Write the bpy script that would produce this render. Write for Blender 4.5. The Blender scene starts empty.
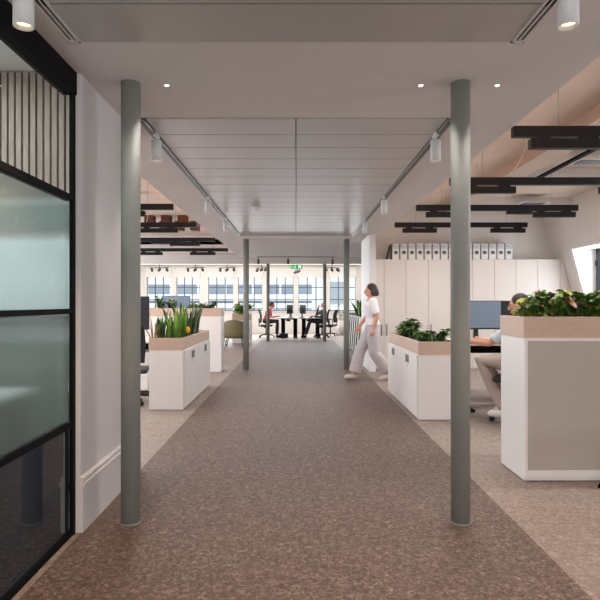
import bpy, bmesh, math, random
from mathutils import Vector, Matrix, Euler
random.seed(7)
R = math.radians
PI = math.pi
sc = bpy.context.scene
COL = sc.collection

# ------------------------------------------------------------------ materials
def srgb(r, g, b):
    f = lambda c: (c/255/12.92) if c/255 <= .04045 else ((c/255+.055)/1.055)**2.4
    return (f(r), f(g), f(b), 1)
MATS = {}
def mat(name, rgb, rough=.6, metal=0.0, noise=0.0, nscale=8.0, bump=0.0, bscale=60.0, emit=None, estr=0.0, trans=0.0, spec=.5, col2=None, stretch=None):
    if name in MATS: return MATS[name]
    m = bpy.data.materials.new(name); m.use_nodes = True
    nt = m.node_tree; b = nt.nodes['Principled BSDF']
    c = srgb(*rgb)
    b.inputs['Base Color'].default_value = c
    b.inputs['Roughness'].default_value = rough
    b.inputs['Metallic'].default_value = metal
    b.inputs['Specular IOR Level'].default_value = spec
    b.inputs['Transmission Weight'].default_value = trans
    if emit:
        b.inputs['Emission Color'].default_value = srgb(*emit)
        b.inputs['Emission Strength'].default_value = estr
    if noise > 0 or bump > 0 or col2:
        tc = nt.nodes.new('ShaderNodeTexCoord'); mp = nt.nodes.new('ShaderNodeMapping')
        nt.links.new(tc.outputs['Object'], mp.inputs['Vector'])
        if stretch: mp.inputs['Scale'].default_value = stretch
    if noise > 0 or col2:
        n = nt.nodes.new('ShaderNodeTexNoise'); n.inputs['Scale'].default_value = nscale; n.inputs['Detail'].default_value = 4
        nt.links.new(mp.outputs['Vector'], n.inputs['Vector'])
        cr = nt.nodes.new('ShaderNodeValToRGB')
        cr.color_ramp.elements[0].position = .32; cr.color_ramp.elements[1].position = .68
        if col2:
            cr.color_ramp.elements[0].color = srgb(*col2); cr.color_ramp.elements[1].color = c
        else:
            cr.color_ramp.elements[0].color = tuple(x*(1-noise) for x in c[:3])+(1,)
            cr.color_ramp.elements[1].color = tuple(min(1, x*(1+noise)) for x in c[:3])+(1,)
        nt.links.new(n.outputs['Fac'], cr.inputs['Fac']); nt.links.new(cr.outputs['Color'], b.inputs['Base Color'])
    if bump > 0:
        n2 = nt.nodes.new('ShaderNodeTexNoise'); n2.inputs['Scale'].default_value = bscale
        nt.links.new(mp.outputs['Vector'], n2.inputs['Vector'])
        bp = nt.nodes.new('ShaderNodeBump'); bp.inputs['Strength'].default_value = bump; bp.inputs['Distance'].default_value = .01
        nt.links.new(n2.outputs['Fac'], bp.inputs['Height']); nt.links.new(bp.outputs['Normal'], b.inputs['Normal'])
    MATS[name] = m
    return m

def carpet(name, dark, mid, light, sc_=38):
    m = bpy.data.materials.new(name); m.use_nodes = True; nt = m.node_tree; b = nt.nodes['Principled BSDF']
    b.inputs['Roughness'].default_value = .6; b.inputs['Specular IOR Level'].default_value = .35
    tc = nt.nodes.new('ShaderNodeTexCoord')
    n = nt.nodes.new('ShaderNodeTexNoise'); n.inputs['Scale'].default_value = sc_; n.inputs['Detail'].default_value = 5; n.inputs['Roughness'].default_value = .65
    n.inputs['Distortion'].default_value = 1.2
    nt.links.new(tc.outputs['Object'], n.inputs['Vector'])
    cr = nt.nodes.new('ShaderNodeValToRGB'); e = cr.color_ramp.elements
    e[0].position = .34; e[0].color = srgb(*dark); e[1].position = .70; e[1].color = srgb(*light)
    k = e.new(.52); k.color = srgb(*mid)
    nt.links.new(n.outputs['Fac'], cr.inputs['Fac'])
    # broad, faint patchiness of the weave
    n3 = nt.nodes.new('ShaderNodeTexNoise'); n3.inputs['Scale'].default_value = 9; n3.inputs['Detail'].default_value = 3
    nt.links.new(tc.outputs['Object'], n3.inputs['Vector'])
    mr = nt.nodes.new('ShaderNodeMapRange'); mr.inputs['To Min'].default_value = .82; mr.inputs['To Max'].default_value = 1.18
    nt.links.new(n3.outputs['Fac'], mr.inputs['Value'])
    mx = nt.nodes.new('ShaderNodeMix'); mx.data_type = 'RGBA'; mx.blend_type = 'MULTIPLY'; mx.inputs['Factor'].default_value = 1
    nt.links.new(cr.outputs['Color'], mx.inputs['A']); nt.links.new(mr.outputs['Result'], mx.inputs['B'])
    nt.links.new(mx.outputs['Result'], b.inputs['Base Color'])
    bp = nt.nodes.new('ShaderNodeBump'); bp.inputs['Strength'].default_value = .25; bp.inputs['Distance'].default_value = .004
    nt.links.new(n.outputs['Fac'], bp.inputs['Height']); nt.links.new(bp.outputs['Normal'], b.inputs['Normal'])
    return m

M_carpet = carpet('carpet_brown', (72, 57, 50), (101, 85, 77), (156, 136, 124))
M_carpet2 = carpet('carpet_beige', (122, 109, 100), (147, 133, 124), (180, 166, 157))
M_plaster = mat('plaster_paint', (208, 201, 198), .85, noise=.02, nscale=2)
M_wall = mat('wall_paint', (204, 199, 198), .8, noise=.02, nscale=2)
M_wall_beige = mat('bay_wall_paint', (216, 211, 206), .85, noise=.03, nscale=1.5)
M_void = mat('void_paint', (208, 192, 180), .85, noise=.05, nscale=1.3)
M_white = mat('white_trim', (226, 224, 220), .6)
M_panel = mat('metal_ceiling_panel', (174, 168, 163), .38, metal=.25, spec=.5)
M_slat = mat('metal_ceiling_plank', (184, 178, 175), .36, metal=.15, spec=.5)
M_col = mat('column_paint', (136, 137, 131), .6, spec=.4)
M_black = mat('black_metal', (13, 12, 12), .7, spec=.1)
M_blackf = mat('black_plastic', (24, 24, 26), .55)
M_pend = mat('pendant_black', (25, 22, 22), .55, spec=.3)
M_lacq = mat('white_lacquer', (232, 228, 226), .45)
M_greige = mat('greige_laminate', (180, 171, 162), .5)
M_cup = mat('cupboard_lacquer', (218, 210, 204), .5)
M_oak = mat('pale_oak', (206, 179, 161), .55, col2=(192, 164, 145), nscale=5, stretch=(3, 3, 30))
M_oak_h = mat('pale_oak_strip', (196, 166, 146), .55, col2=(180, 150, 130), nscale=4, stretch=(2, 2, 25))
M_soil = mat('soil', (60, 46, 38), .95, noise=.3, nscale=60, bump=.6)
M_batten = mat('grey_oak_batten', (168, 150, 140), .6, col2=(150, 132, 121), nscale=6, stretch=(6, 6, 1))
M_gap = mat('dark_felt', (40, 34, 32), .9)
M_spot = mat('spot_white', (212, 214, 212), .4)
M_spotd = mat('spot_dark', (70, 68, 66), .5)
M_steel = mat('brushed_steel', (150, 150, 150), .3, metal=.9)
M_handle = mat('handle_grey', (98, 98, 100), .5, metal=.3)
M_lamp = mat('lamp_lens', (255, 240, 220), .4, emit=(255, 214, 170), estr=3)
M_down = mat('downlight_lens', (255, 245, 230), .4, emit=(255, 240, 220), estr=14)
M_screen = mat('screen_display', (104, 118, 136), .35, emit=(112, 126, 146), estr=.12)
M_screenoff = mat('screen_dark', (30, 32, 38), .2)
M_desk = mat('desk_top', (206, 186, 168), .5)
M_deskw = mat('desk_white', (222, 220, 218), .45)
M_mesh = mat('chair_mesh', (42, 42, 46), .8)
M_olive = mat('olive_fabric', (122, 112, 84), .9, noise=.1, nscale=40)
M_orange = mat('rust_fabric', (178, 98, 58), .9, noise=.08, nscale=40)
M_ext = mat('render_pale', (232, 228, 226), .9)
M_extb = mat('facade_bluegrey', (156, 162, 178), .8)
M_extw = mat('facade_white', (240, 240, 240), .8)
M_extg = mat('facade_grey', (178, 182, 190), .8)
M_mull = mat('mullion_grey', (74, 80, 88), .5)
M_skin = mat('skin', (206, 150, 126), .55, noise=.04, nscale=20)
M_skin2 = mat('skin_rosy', (214, 140, 124), .55, noise=.04, nscale=20)
M_hair = mat('hair_dark_brown', (48, 32, 26), .6, noise=.3, nscale=60, bump=.5, bscale=120)
M_hair2 = mat('hair_black', (34, 28, 26), .6, noise=.3, nscale=60, bump=.5, bscale=120)
M_eye = mat('eye_dark', (30, 22, 20), .3)
M_lip = mat('lip', (168, 98, 88), .5)
M_leafd = mat('leaf_dark_green', (64, 88, 48), .42, noise=.3, nscale=14)
M_leaf = mat('leaf_green', (88, 122, 48), .42, noise=.25, nscale=14)
M_leafy = mat('leaf_yellow_green', (178, 184, 66), .42, noise=.2, nscale=14)
M_leafo = mat('leaf_grey_green', (104, 124, 92), .5, noise=.25, nscale=14)
M_leafb = mat('leaf_bright_green', (126, 170, 62), .42, noise=.2, nscale=14)
M_leafp = mat('leaf_brown_pink', (150, 110, 78), .5, noise=.2, nscale=14)
M_flower = mat('petal_yellow', (246, 186, 30), .5)
M_stem = mat('stem_green', (92, 104, 52), .6)
M_green = mat('exit_green', (20, 150, 90), .4, emit=(20, 160, 90), estr=.6)
M_exitw = mat('exit_white', (240, 250, 245), .4, emit=(230, 255, 240), estr=.8)
M_file = mat('file_card', (228, 226, 224), .6)
M_filed = mat('file_grey', (96, 94, 96), .6)
M_filel = mat('file_spine_dark', (60, 56, 54), .7)  # plain dark colour of the leaning file
M_cable = mat('cable_pale', (214, 204, 194), .5)
M_timber = mat('dark_timber', (92, 46, 28), .7, noise=.3, nscale=10)
M_board = mat('added_board', (236, 242, 244), .35)

def clear_glass():
    m = bpy.data.materials.new('clear_glass'); m.use_nodes = True; nt = m.node_tree; nt.nodes.clear()
    o = nt.nodes.new('ShaderNodeOutputMaterial'); mix = nt.nodes.new('ShaderNodeMixShader')
    t = nt.nodes.new('ShaderNodeBsdfTransparent'); g = nt.nodes.new('ShaderNodeBsdfGlossy'); g.inputs['Roughness'].default_value = .02
    t.inputs['Color'].default_value = (.93, .97, .96, 1)
    lw = nt.nodes.new('ShaderNodeLayerWeight'); pw = nt.nodes.new('ShaderNodeMath'); pw.operation = 'POWER'; pw.inputs[1].default_value = 4
    ml = nt.nodes.new('ShaderNodeMath'); ml.operation = 'MULTIPLY_ADD'; ml.inputs[1].default_value = .6; ml.inputs[2].default_value = 0
    nt.links.new(lw.outputs['Facing'], pw.inputs[0]); nt.links.new(pw.outputs[0], ml.inputs[0]); nt.links.new(ml.outputs[0], mix.inputs[0]); nt.links.new(t.outputs[0], mix.inputs[1]); nt.links.new(g.outputs[0], mix.inputs[2])
    nt.links.new(mix.outputs[0], o.inputs['Surface']); return m
M_glass = clear_glass()
def frosted():
    m = bpy.data.materials.new('fluted_frosted_glass'); m.use_nodes = True; nt = m.node_tree; b = nt.nodes['Principled BSDF']
    b.inputs['Base Color'].default_value = srgb(208, 228, 226); b.inputs['Roughness'].default_value = .13
    b.inputs['Transmission Weight'].default_value = .9; b.inputs['IOR'].default_value = 1.2
    tc = nt.nodes.new('ShaderNodeTexCoord'); w = nt.nodes.new('ShaderNodeTexWave'); w.bands_direction = 'Y'; w.inputs['Scale'].default_value = 24
    nt.links.new(tc.outputs['Object'], w.inputs['Vector'])
    bp = nt.nodes.new('ShaderNodeBump'); bp.inputs['Strength'].default_value = .12; bp.inputs['Distance'].default_value = .004
    nt.links.new(w.outputs['Fac'], bp.inputs['Height']); nt.links.new(bp.outputs['Normal'], b.inputs['Normal']); return m
M_frost = frosted()
M_darkglass = mat('dark_back_painted_glass', (36, 44, 54), .04, spec=1.0)
def blindmat():
    m = bpy.data.materials.new('blind_fabric'); m.use_nodes = True; nt = m.node_tree; nt.nodes.clear()
    o = nt.nodes.new('ShaderNodeOutputMaterial'); mix = nt.nodes.new('ShaderNodeMixShader'); mix.inputs[0].default_value = .55
    d = nt.nodes.new('ShaderNodeBsdfDiffuse'); d.inputs['Color'].default_value = srgb(250, 248, 244)
    t = nt.nodes.new('ShaderNodeBsdfTranslucent'); t.inputs['Color'].default_value = srgb(252, 250, 247)
    nt.links.new(d.outputs[0], mix.inputs[1]); nt.links.new(t.outputs[0], mix.inputs[2]); nt.links.new(mix.outputs[0], o.inputs['Surface']); return m
M_blind = blindmat()

# ------------------------------------------------------------------ mesh builder
class MB:
    def __init__(s): s.bm = bmesh.new(); s.mats = []
    def mi(s, m):
        if m not in s.mats: s.mats.append(m)
        return s.mats.index(m)
    def box(s, x0, x1, y0, y1, z0, z1, m=None, rot=None, piv=None, bev=0):
        v = [Vector((x, y, z)) for x in (x0, x1) for y in (y0, y1) for z in (z0, z1)]
        if rot:
            p = Vector(piv) if piv else Vector(((x0+x1)/2, (y0+y1)/2, (z0+z1)/2))
            q = Euler(rot).to_matrix(); v = [q @ (a-p)+p for a in v]
        vs = [s.bm.verts.new(a) for a in v]
        fs = []
        for f in ((0,1,3,2),(4,6,7,5),(0,4,5,1),(2,3,7,6),(0,2,6,4),(1,5,7,3)):
            fc = s.bm.faces.new([vs[i] for i in f]); fs.append(fc)
            if m: fc.material_index = s.mi(m)
        if bev:
            es = list({e for f in fs for e in f.edges})
            bmesh.ops.bevel(s.bm, geom=es, offset=bev, segments=2, affect='EDGES', profile=.5)
        return s
    def loft(s, rings, m=None, cap=True, smooth=True):
        rv = [[s.bm.verts.new(p) for p in r] for r in rings]
        n = len(rv[0])
        for a, b in zip(rv[:-1], rv[1:]):
            for i in range(n):
                f = s.bm.faces.new((a[i], a[(i+1) % n], b[(i+1) % n], b[i])); f.smooth = smooth
                if m: f.material_index = s.mi(m)
        if cap:
            for r in (rv[0][::-1], rv[-1]):
                f = s.bm.faces.new(r)
                if m: f.material_index = s.mi(m)
        return s
    def tube(s, pts, rad, n=12, m=None, cap=True, flat=1.0):
        pts = [Vector(p) for p in pts]
        if not hasattr(rad, '__len__'): rad = [rad]*len(pts)
        rings = []; up = None
        for i, p in enumerate(pts):
            d = (pts[min(i+1, len(pts)-1)]-pts[max(i-1, 0)])
            d = d.normalized() if d.length > 1e-9 else Vector((0, 0, 1))
            if up is None: up = Vector((0, 0, 1)) if abs(d.z) < .9 else Vector((0, 1, 0))
            a = d.cross(up)
            if a.length < 1e-4: a = d.cross(Vector((1, 0, 0)))
            a.normalize(); b = a.cross(d).normalized(); up = b
            rings.append([p+(a*math.cos(2*PI*k/n)+b*math.sin(2*PI*k/n)*flat)*rad[i] for k in range(n)])
        return s.loft(rings, m, cap)
    def cyl(s, x, y, z0, z1, r, n=24, m=None, r1=None):
        return s.tube([(x, y, z0), (x, y, z1)], [r, r if r1 is None else r1], n, m)
    def ball(s, c, r, m=None, u=16, v=10, rot=None):
        c = Vector(c); r = Vector(r) if hasattr(r, '__len__') else Vector((r, r, r))
        q = rot.to_matrix() if rot else Matrix.Identity(3)
        rings = []
        for j in range(v+1):
            t = -PI/2+PI*j/v; t = max(min(t, PI/2-.02), -PI/2+.02)
            rings.append([c+q @ Vector((r.x*math.cos(t)*math.cos(2*PI*k/u), r.y*math.cos(t)*math.sin(2*PI*k/u), r.z*math.sin(t))) for k in range(u)])
        return s.loft(rings, m)
    def poly(s, pts, m=None, smooth=False):
        f = s.bm.faces.new([s.bm.verts.new(p) for p in pts]); f.smooth = smooth
        if m: f.material_index = s.mi(m)
        return s
    def prism(s, pts, d, m=None):
        """extrude a planar outline by vector d"""
        d = Vector(d); return s.loft([[Vector(p) for p in pts], [Vector(p)+d for p in pts]], m, smooth=False)
    def build(s, name, m=None, parent=None, origin=None, recalc=True, rz=0):
        if m and not s.mats: s.mats = [m]
        if recalc: bmesh.ops.recalc_face_normals(s.bm, faces=s.bm.faces)
        me = bpy.data.meshes.new(name)
        s.bm.to_mesh(me); s.bm.free()
        for k in s.mats: me.materials.append(k)
        o = bpy.data.objects.new(name, me); COL.objects.link(o)
        if origin is not None:
            me.transform(Matrix.Translation(-Vector(origin))); o.location = origin
        if parent:
            o.parent = parent
        return o

def tag(o, label=None, cat=None, group=None, kind=None):
    if label: o['label'] = label
    if cat: o['category'] = cat
    if group: o['group'] = group
    if kind: o['kind'] = kind
    return o
def thing(name, label, cat, loc=(0, 0, 0), rz=0, group=None):
    o = bpy.data.objects.new(name, None); COL.objects.link(o); o.empty_display_size = .1
    o.location = loc; o.rotation_euler = (0, 0, rz)
    return tag(o, label, cat, group)
def struct(name, mb, m): return tag(mb.build(name, m), kind='structure')
KIDS = {}
def dup(root, loc, rz=None, label=None, group=None):
    r = root.copy(); COL.objects.link(r); r.location = loc
    if rz is not None: r.rotation_euler = (0, 0, rz)
    if label: r['label'] = label
    if group: r['group'] = group
    for ch in list(root.children):
        c = ch.copy(); COL.objects.link(c); c.parent = r
        for g in list(ch.children):
            d = g.copy(); COL.objects.link(d); d.parent = c
    return r
def light(name, kind, loc, power, color, rot=(0, 0, 0), size=.1, size_y=None, spot=None, blend=.5):
    l = bpy.data.lights.new(name, kind); l.energy = power; l.color = color
    if kind == 'AREA':
        l.shape = 'RECTANGLE' if size_y else 'SQUARE'; l.size = size
        if size_y: l.size_y = size_y
    else: l.shadow_soft_size = size
    if spot: l.spot_size = spot; l.spot_blend = blend
    o = bpy.data.objects.new(name, l); COL.objects.link(o); o.location = loc; o.rotation_euler = rot
    return o

# ------------------------------------------------------------------ camera
cam_d = bpy.data.cameras.new('camera'); cam = bpy.data.objects.new('camera', cam_d); COL.objects.link(cam)
cam.location = (0, 0, 1.3); cam.rotation_euler = (R(90), 0, 0)
cam_d.sensor_width = 36; cam_d.lens = 36*560/600
cam_d.shift_x = 4/600; cam_d.shift_y = 3/600; cam_d.clip_start = .05; cam_d.clip_end = 300
sc.camera = cam

# ------------------------------------------------------------------ setting
ZC = 2.6          # corridor ceiling
ZV = 3.2          # ceiling above the desk bays
YB = 11.35        # back wall of the right bay
YE = 24.4         # end wall with the windows
YR = -3.5         # rear wall
XL = -7.5; XR = 5.82
struct('floor', MB().box(XL-.3, 7.5, YR-.3, YE+.3, -.2, -.003), M_carpet2)
m_ = MB().box(-1.215, 1.30, YR, 19.6, -.003, .001)
tag(m_.build('carpet_walkway', M_carpet), kind='structure')

# corridor ceiling: plaster with metal panels let in
mb = MB()
mb.box(-1.25, 1.6, YR, 2.43, ZC+.012, ZC+.2); 
mb.box(-1.25, -1.135, YR, 2.79, ZC, ZC+.15); mb.box(1.135, 1.6, YR, 2.79, ZC, ZC+.15)
mb.box(-1.25, 1.6, 2.79, 3.93, ZC, ZC+.15)
mb.box(-1.6, -1.12, 4.37, 15.8, ZC, ZC+.15); mb.box(-1.25, -1.12, 3.93, 4.37, ZC, ZC+.15)
mb.box(1.12, 1.6, 3.93, YB-.001, ZC, ZC+.15); mb.box(1.12, 1.505, YB-.001, 11.9, ZC, ZC+.15); mb.box(1.12, 1.9, 11.9, 15.8, ZC, ZC+.15)
mb.box(-1.12, 1.12, 10.85, 15.8, ZC, ZC+.15)
mb.box(-1.12, 1.12, 2.43, 10.85, ZC+.03, ZC+.15)
struct('ceiling', mb, M_plaster)
mb = MB()
for y0, y1 in ((-3.4, -1.0), (-.99, 1.2), (1.21, 2.425), (2.437, 2.785)):
    mb.box(-1.07, 1.07, y0, y1, ZC-.002, ZC+.03)
tag(mb.build('ceiling_panels', M_panel), kind='structure')
mb = MB(); yy = 3.945; n = 19; p = (10.84-3.945)/n
for i in range(n):
    for x0, x1 in ((-1.06, -.004), (.004, 1.06)):
        mb.box(x0, x1, yy+i*p+.005, yy+(i+1)*p-.005, ZC-.004, ZC+.018, bev=.004)
tag(mb.build('ceiling_planks', M_slat), kind='structure')
# high ceilings
mb = MB().box(1.6, XR, YR, YB, ZV, ZV+.15); mb.box(XL, -1.6, 4.3, 15.8, ZV, ZV+.15)
mb.box(-1.6, 1.6, YR, 15.8, ZV, ZV+.15)
mb.box(XL, 7.3, 15.8, YE, 2.95, 3.1); mb.box(1.9, 7.3, YB+.1, 15.8, 2.95, 3.1)
struct('ceiling_high', mb, M_void)
mb = MB().box(2.9, 3.2, YR, YB, 3.06, ZV); 
struct('beam_bay', mb, M_void)
for i, yb in enumerate((1.4, 3.5, 5.7, 7.9, 10.1)):
    struct('trim_%d' % (20+i), MB().box(3.2, 5.2, yb, yb+.16, 3.08, ZV), M_wall_beige)
struct('beam_small', MB().box(-1.07, 1.07, 10.80, 10.96, 2.54, ZC), M_plaster)
struct('beam_far', MB().box(XL, 7.3, 19.05, 19.35, 2.64, 2.95), M_plaster)
struct('beam_edge', MB().box(XL, -1.6, 15.8, 15.9, 2.72, 3.2).box(-1.6, 7.3, 15.8, 15.9, 2.6, 3.2), M_plaster)

# left wall beside the corridor, with a tall moulded baseboard
struct('wall_left', MB().box(-1.28, -1.225, 3.43, 4.35, 0, ZV).box(-1.28, -1.22, 3.17, 3.43, 0, ZC).box(-1.28, -1.26, 3.17, 3.43, ZC, ZV), M_wall)
mb = MB()
def skirt(mb, x, y0, y1):
    prof = [(-.03, 0), (.014, 0), (.014, .255), (.024, .265), (.024, .278), (.012, .286), (.012, .298), (.018, .304), (.008, .315), (-.03, .315)]
    mb.prism([(x+a, y0, b) for a, b in prof], (0, y1-y0, 0))
skirt(mb, -1.219, 3.165, 4.352)
struct('baseboard_left', mb, M_wall)
# meeting room behind the glass partition
mb = MB().box(-3.7, -3.6, YR, 4.35, 0, ZV)
struct('wall_meeting_room_side', mb, M_wall)
struct('wall_meeting_room_end', MB().box(-3.6, -1.28, 4.25, 4.35, 0, ZV), M_wall)
struct('ceiling_meeting_room', MB().box(-3.6, -1.285, YR, 4.25, 3.04, 3.12), M_white)
# outer walls
mb = MB()
for y0, y1 in ((YR, 5.5), (7.5, 9.5), (11.5, 13.5), (15.5, 17.5), (19.5, YE+.3)): mb.box(XL-.3, XL, y0, y1, 0, 3.3)
mb.box(XL-.3, XL, YR, YE, 0, .9); mb.box(XL-.3, XL, YR, YE, 2.3, 3.3)
struct('wall_outer_left', mb, M_wall)
# mansard wall on the right, leaning in, with dormer windows
def mans(z): return 5.24+.27*(2.16-z)
def msec(y0, y1, z0, z1, mb):
    a = [(mans(z0), y0, z0), (mans(z1), y0, z1), (mans(z1)+.12, y0, z1), (mans(z0)+.12, y0, z0)]
    mb.prism(a, (0, y1-y0, 0))
mb = MB()
dorm = [(0.8, 2.4), (4.0, 5.6), (8.9, 10.55)]
cuts = [YR]+[v for d in dorm for v in d]+[YB]
for i in range(0, len(cuts), 2): msec(cuts[i], cuts[i+1], 0, ZV+.02, mb)
for a, b in dorm: msec(a, b, 0, .85, mb); msec(a, b, 2.32, ZV+.02, mb)
struct('wall_mansard_right', mb, M_wall_beige)
for i, (a, b) in enumerate(dorm):
    mb = MB(); xo = 5.74
    for y0 in (a-.094, b-.006):
        mb.prism([(mans(.85)-.003, y0, .85), (mans(2.32)-.003, y0, 2.32), (xo, y0, 2.32), (xo, y0, .85)], (0, .1, 0))
    mb.prism([(mans(2.314)-.003, a-.09, 2.314), (xo, a-.09, 2.314), (xo, a-.09, 2.42), (mans(2.32)-.003, a-.09, 2.32)], (0, b-a+.18, 0))
    mb.prism([(mans(.856)-.003, a-.09, .856), (xo, a-.09, .856), (xo, a-.09, .75), (mans(.85)-.003, a-.09, .85)], (0, b-a+.18, 0))
    struct('trim_%d' % (30+i), mb, M_white)
    mb = MB()
    mb.box(xo-.09, xo-.02, a, a+.07, .85, 2.32).box(xo-.09, xo-.02, b-.07, b, .85, 2.32).box(xo-.09, xo-.02, a, b, .85, .92).box(xo-.09, xo-.02, a, b, 2.25, 2.32)
    mb.box(xo-.08, xo-.03, (a+b)/2-.03, (a+b)/2+.03, .85, 2.32)
    mb.box(xo-.12, xo-.09, b-.05, b-.02, 1.05, 1.15).box(xo-.12, xo-.09, b-.05, b-.02, 2.0, 2.1)
    w = struct('window_%d' % (20+i), mb, M_mull)
    tag(MB().box(xo-.06, xo-.05, a+.05, b-.05, .9, 2.28).build('pane', M_glass, w))
# right bay back wall, the white wall nib
struct('wall_back_right', MB().box(1.51, XR+.3, YB, YB+.55, 0, ZV), M_wall_beige)
struct('wall_nib', MB().box(1.39, 1.51, 10.6, 11.9, 0, ZV), M_white)
struct('wall_far_right', MB().box(7.2, 7.3, 11.9, YE, 0, 3.1), M_wall)
# unseen rear wall, a wide opening left in it to let light in
mb = MB().box(XL, -1.8, YR-.2, YR, 0, ZV+.1).box(1.8, XR+.5, YR-.2, YR, 0, ZV+.1).box(-1.8, 1.8, YR-.2, YR, 2.4, ZV+.1).box(-1.8, 1.8, YR-.2, YR, 0, .3)
struct('wall_rear', mb, M_wall)

# end wall with seven tall windows
WIN = [(-6.51, -5.45), (-5.22, -4.2), (-3.83, -2.74), (-2.53, -1.48), (-1.2, -.11), (.11, 1.26), (1.48, 2.6), (2.86, 3.95), (4.2, 5.3)]
mb = MB(); z0, z1 = .95, 2.86
prev = XL-.3
for a, b in WIN: mb.box(prev, a, YE, YE+.3, 0, 3.1); mb.box(a, b, YE, YE+.3, 0, z0); mb.box(a, b, YE, YE+.3, z1, 3.1); prev = b
mb.box(prev, 7.3, YE, YE+.3, 0, 3.1)
struct('wall_end', mb, M_white)
for i, (a, b) in enumerate(WIN):
    mb = MB(); t = .035
    for x in (a, a+(b-a)/3, a+2*(b-a)/3, b): mb.box(x-t/2, x+t/2, YE+.1, YE+.14, z0, z1)
    for z in (z0+.02, 1.45, 1.98, 2.44, z1-.02): mb.box(a, b, YE+.105, YE+.135, z-.016, z+.016)
    w = struct('window_%d' % (i+1), mb, M_mull)
    MB().box(a, b, YE+.118, YE+.122, z0, z1).build('pane', M_glass, w)
    MB().box(a-.05, b+.05, YE-.06, YE, z0-.03, z0).build('sill', M_white, w)
    t_ = thing('roller_blind', ['white roller blind on the far window '+s for s in ('at the left end of the end wall', 'second from the left of the end wall', 'third from the left of the end wall', 'left of the second left column', 'between the left columns and the exit sign', 'just right of the exit sign', 'behind the second right column', 'hidden further right', 'at the far right')][i], 'blind', (0, 0, 0), group='roller blinds on the far windows')
    MB().box(a-.03, b+.03, YE-.055, YE-.052, 2.43, 2.86).build('fabric', M_blind, t_)
    MB().tube([(a-.04, YE-.05, 2.88), (b+.04, YE-.05, 2.88)], .03, 12).build('roller', M_white, t_)
    MB().tube([(a-.03, YE-.053, 2.425), (b+.03, YE-.053, 2.425)], .008, 8).build('bottom_bar', M_white, t_)

# building across the street
t_ = thing('office_building', 'long pale building with blue grey bands seen through the far windows', 'building', (0, 42, 0))
def ext(name, z0, z1, m, dep=0, x0=-34, x1=1.2): MB().box(x0, x1, 42-dep, 46, z0, z1).build(name, m, t_, None).matrix_parent_inverse = Matrix.Translation((0, -42, 0))
ext('wall', -9, .95, M_extg); ext('ledge', .95, 1.28, M_extw, .35); ext('window_band', 1.28, 1.48, M_extb)
ext('parapet', 1.48, 1.95, M_extw, .3); ext('window_band', 1.95, 2.68, M_extb); ext('roof_wall', 2.68, 4.2, M_ext, .2)
for k in range(16):
    x = -32+k*2.05
    MB().box(x, x+.14, 41.9, 42.1, 1.95, 2.68).build('pier', M_extw, t_).matrix_parent_inverse = Matrix.Translation((0, -42, 0))
t_ = thing('rendered_house', 'bright white building to the right outside the far windows', 'building', (0, 50, 0))
for nm, mb, m in (('wall', MB().box(1.6, 26, 50, 54, -9, 5), M_extw), ('cornice', MB().box(1.5, 26.1, 49.7, 54, 4.3, 4.55), M_ext)):
    mb.build(nm, m, t_).matrix_parent_inverse = Matrix.Translation((0, -50, 0))
for k in range(5):
    MB().box(3+k*4, 4.3+k*4, 49.96, 50.05, 1.2, 3.2).build('window', M_extg, t_).matrix_parent_inverse = Matrix.Translation((0, -50, 0))

# ------------------------------------------------------------------ glass partition
XP = -1.25
pt = thing('glass_partition', 'black framed glass partition with fluted glass on the left of the corridor', 'partition', (XP, 1.6, 0))
def pb(name, m, *bs, bev=.0):
    mb = MB()
    for b in bs: mb.box(*b)
    o = mb.build(name, m, pt); o.matrix_parent_inverse = Matrix.Translation((-XP, -1.6, 0)); return o
Y0, Y1 = -.6, 3.165
pb('head_channel', M_black, (XP-.07, XP+.012, Y0, Y1, 2.475, 2.6))
pb('sill_channel', M_black, (XP-.05, XP, Y0, Y1, 0, .022))
pb('end_post', M_black, (XP-.016, XP+.004, Y1-.04, Y1, .0, 2.6))
pb('rail', M_black, (XP-.045, XP+.004, Y0, Y1-.045, 1.868, 1.902))
pb('rail', M_black, (XP-.045, XP+.004, Y0, Y1-.045, 1.24, 1.268))
pb('rail', M_black, (XP-.045, XP+.004, Y0, Y1-.045, .605, .637))
for yv in (1.25,): pb('mullion', M_black, (XP-.045, XP+.002, yv, yv+.04, .0, 2.6))
pb('clear_pane', M_glass, (XP-.026, XP-.018, Y0, Y1-.04, 1.9, 2.48))
pb('fluted_pane', M_frost, (XP-.028, XP-.018, Y0, Y1-.04, 1.265, 1.87))
pb('fluted_pane', M_frost, (XP-.028, XP-.018, Y0, Y1-.04, .635, 1.245))
pb('dark_panel', M_darkglass, (XP-.028, XP-.018, Y0, Y1-.04, .02, .61))
# batten cladding; board and strip are added for the blurred light and dark bands
bt = thing('batten_wall_panel', 'vertical grey oak battens seen through the clear top glass', 'wall panel', (-2.4, 4.2, 0))
o = MB().box(-3.55, -1.285, 4.235, 4.248, 2.12, 3.03).build('backing', M_gap, bt); o.matrix_parent_inverse = Matrix.Translation((2.4, -4.2, 0))
mb = MB(); x = -3.54
while x < -1.33: mb.box(x, x+.037, 4.19, 4.234, 2.12, 3.03); x += .0535
o = mb.build('battens', M_batten, bt); o.matrix_parent_inverse = Matrix.Translation((2.4, -4.2, 0))
wt = thing('added_board', 'pale board added as the bright band behind the fluted glass', 'added_board', (-2.4, 4.2, 1.3))
for nm, m, b in (('board', M_board, (-3.4, -1.36, 4.225, 4.248, 1.22, 1.78)), ('frame', M_handle, (-3.42, -1.34, 4.215, 4.222, 1.2, 1.22)), ('ledge', M_handle, (-3.42, -1.34, 4.16, 4.248, 1.185, 1.2))):
    o = MB().box(*b).build(nm, m, wt); o.matrix_parent_inverse = Matrix.Translation((2.4, -4.2, -1.3))
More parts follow.
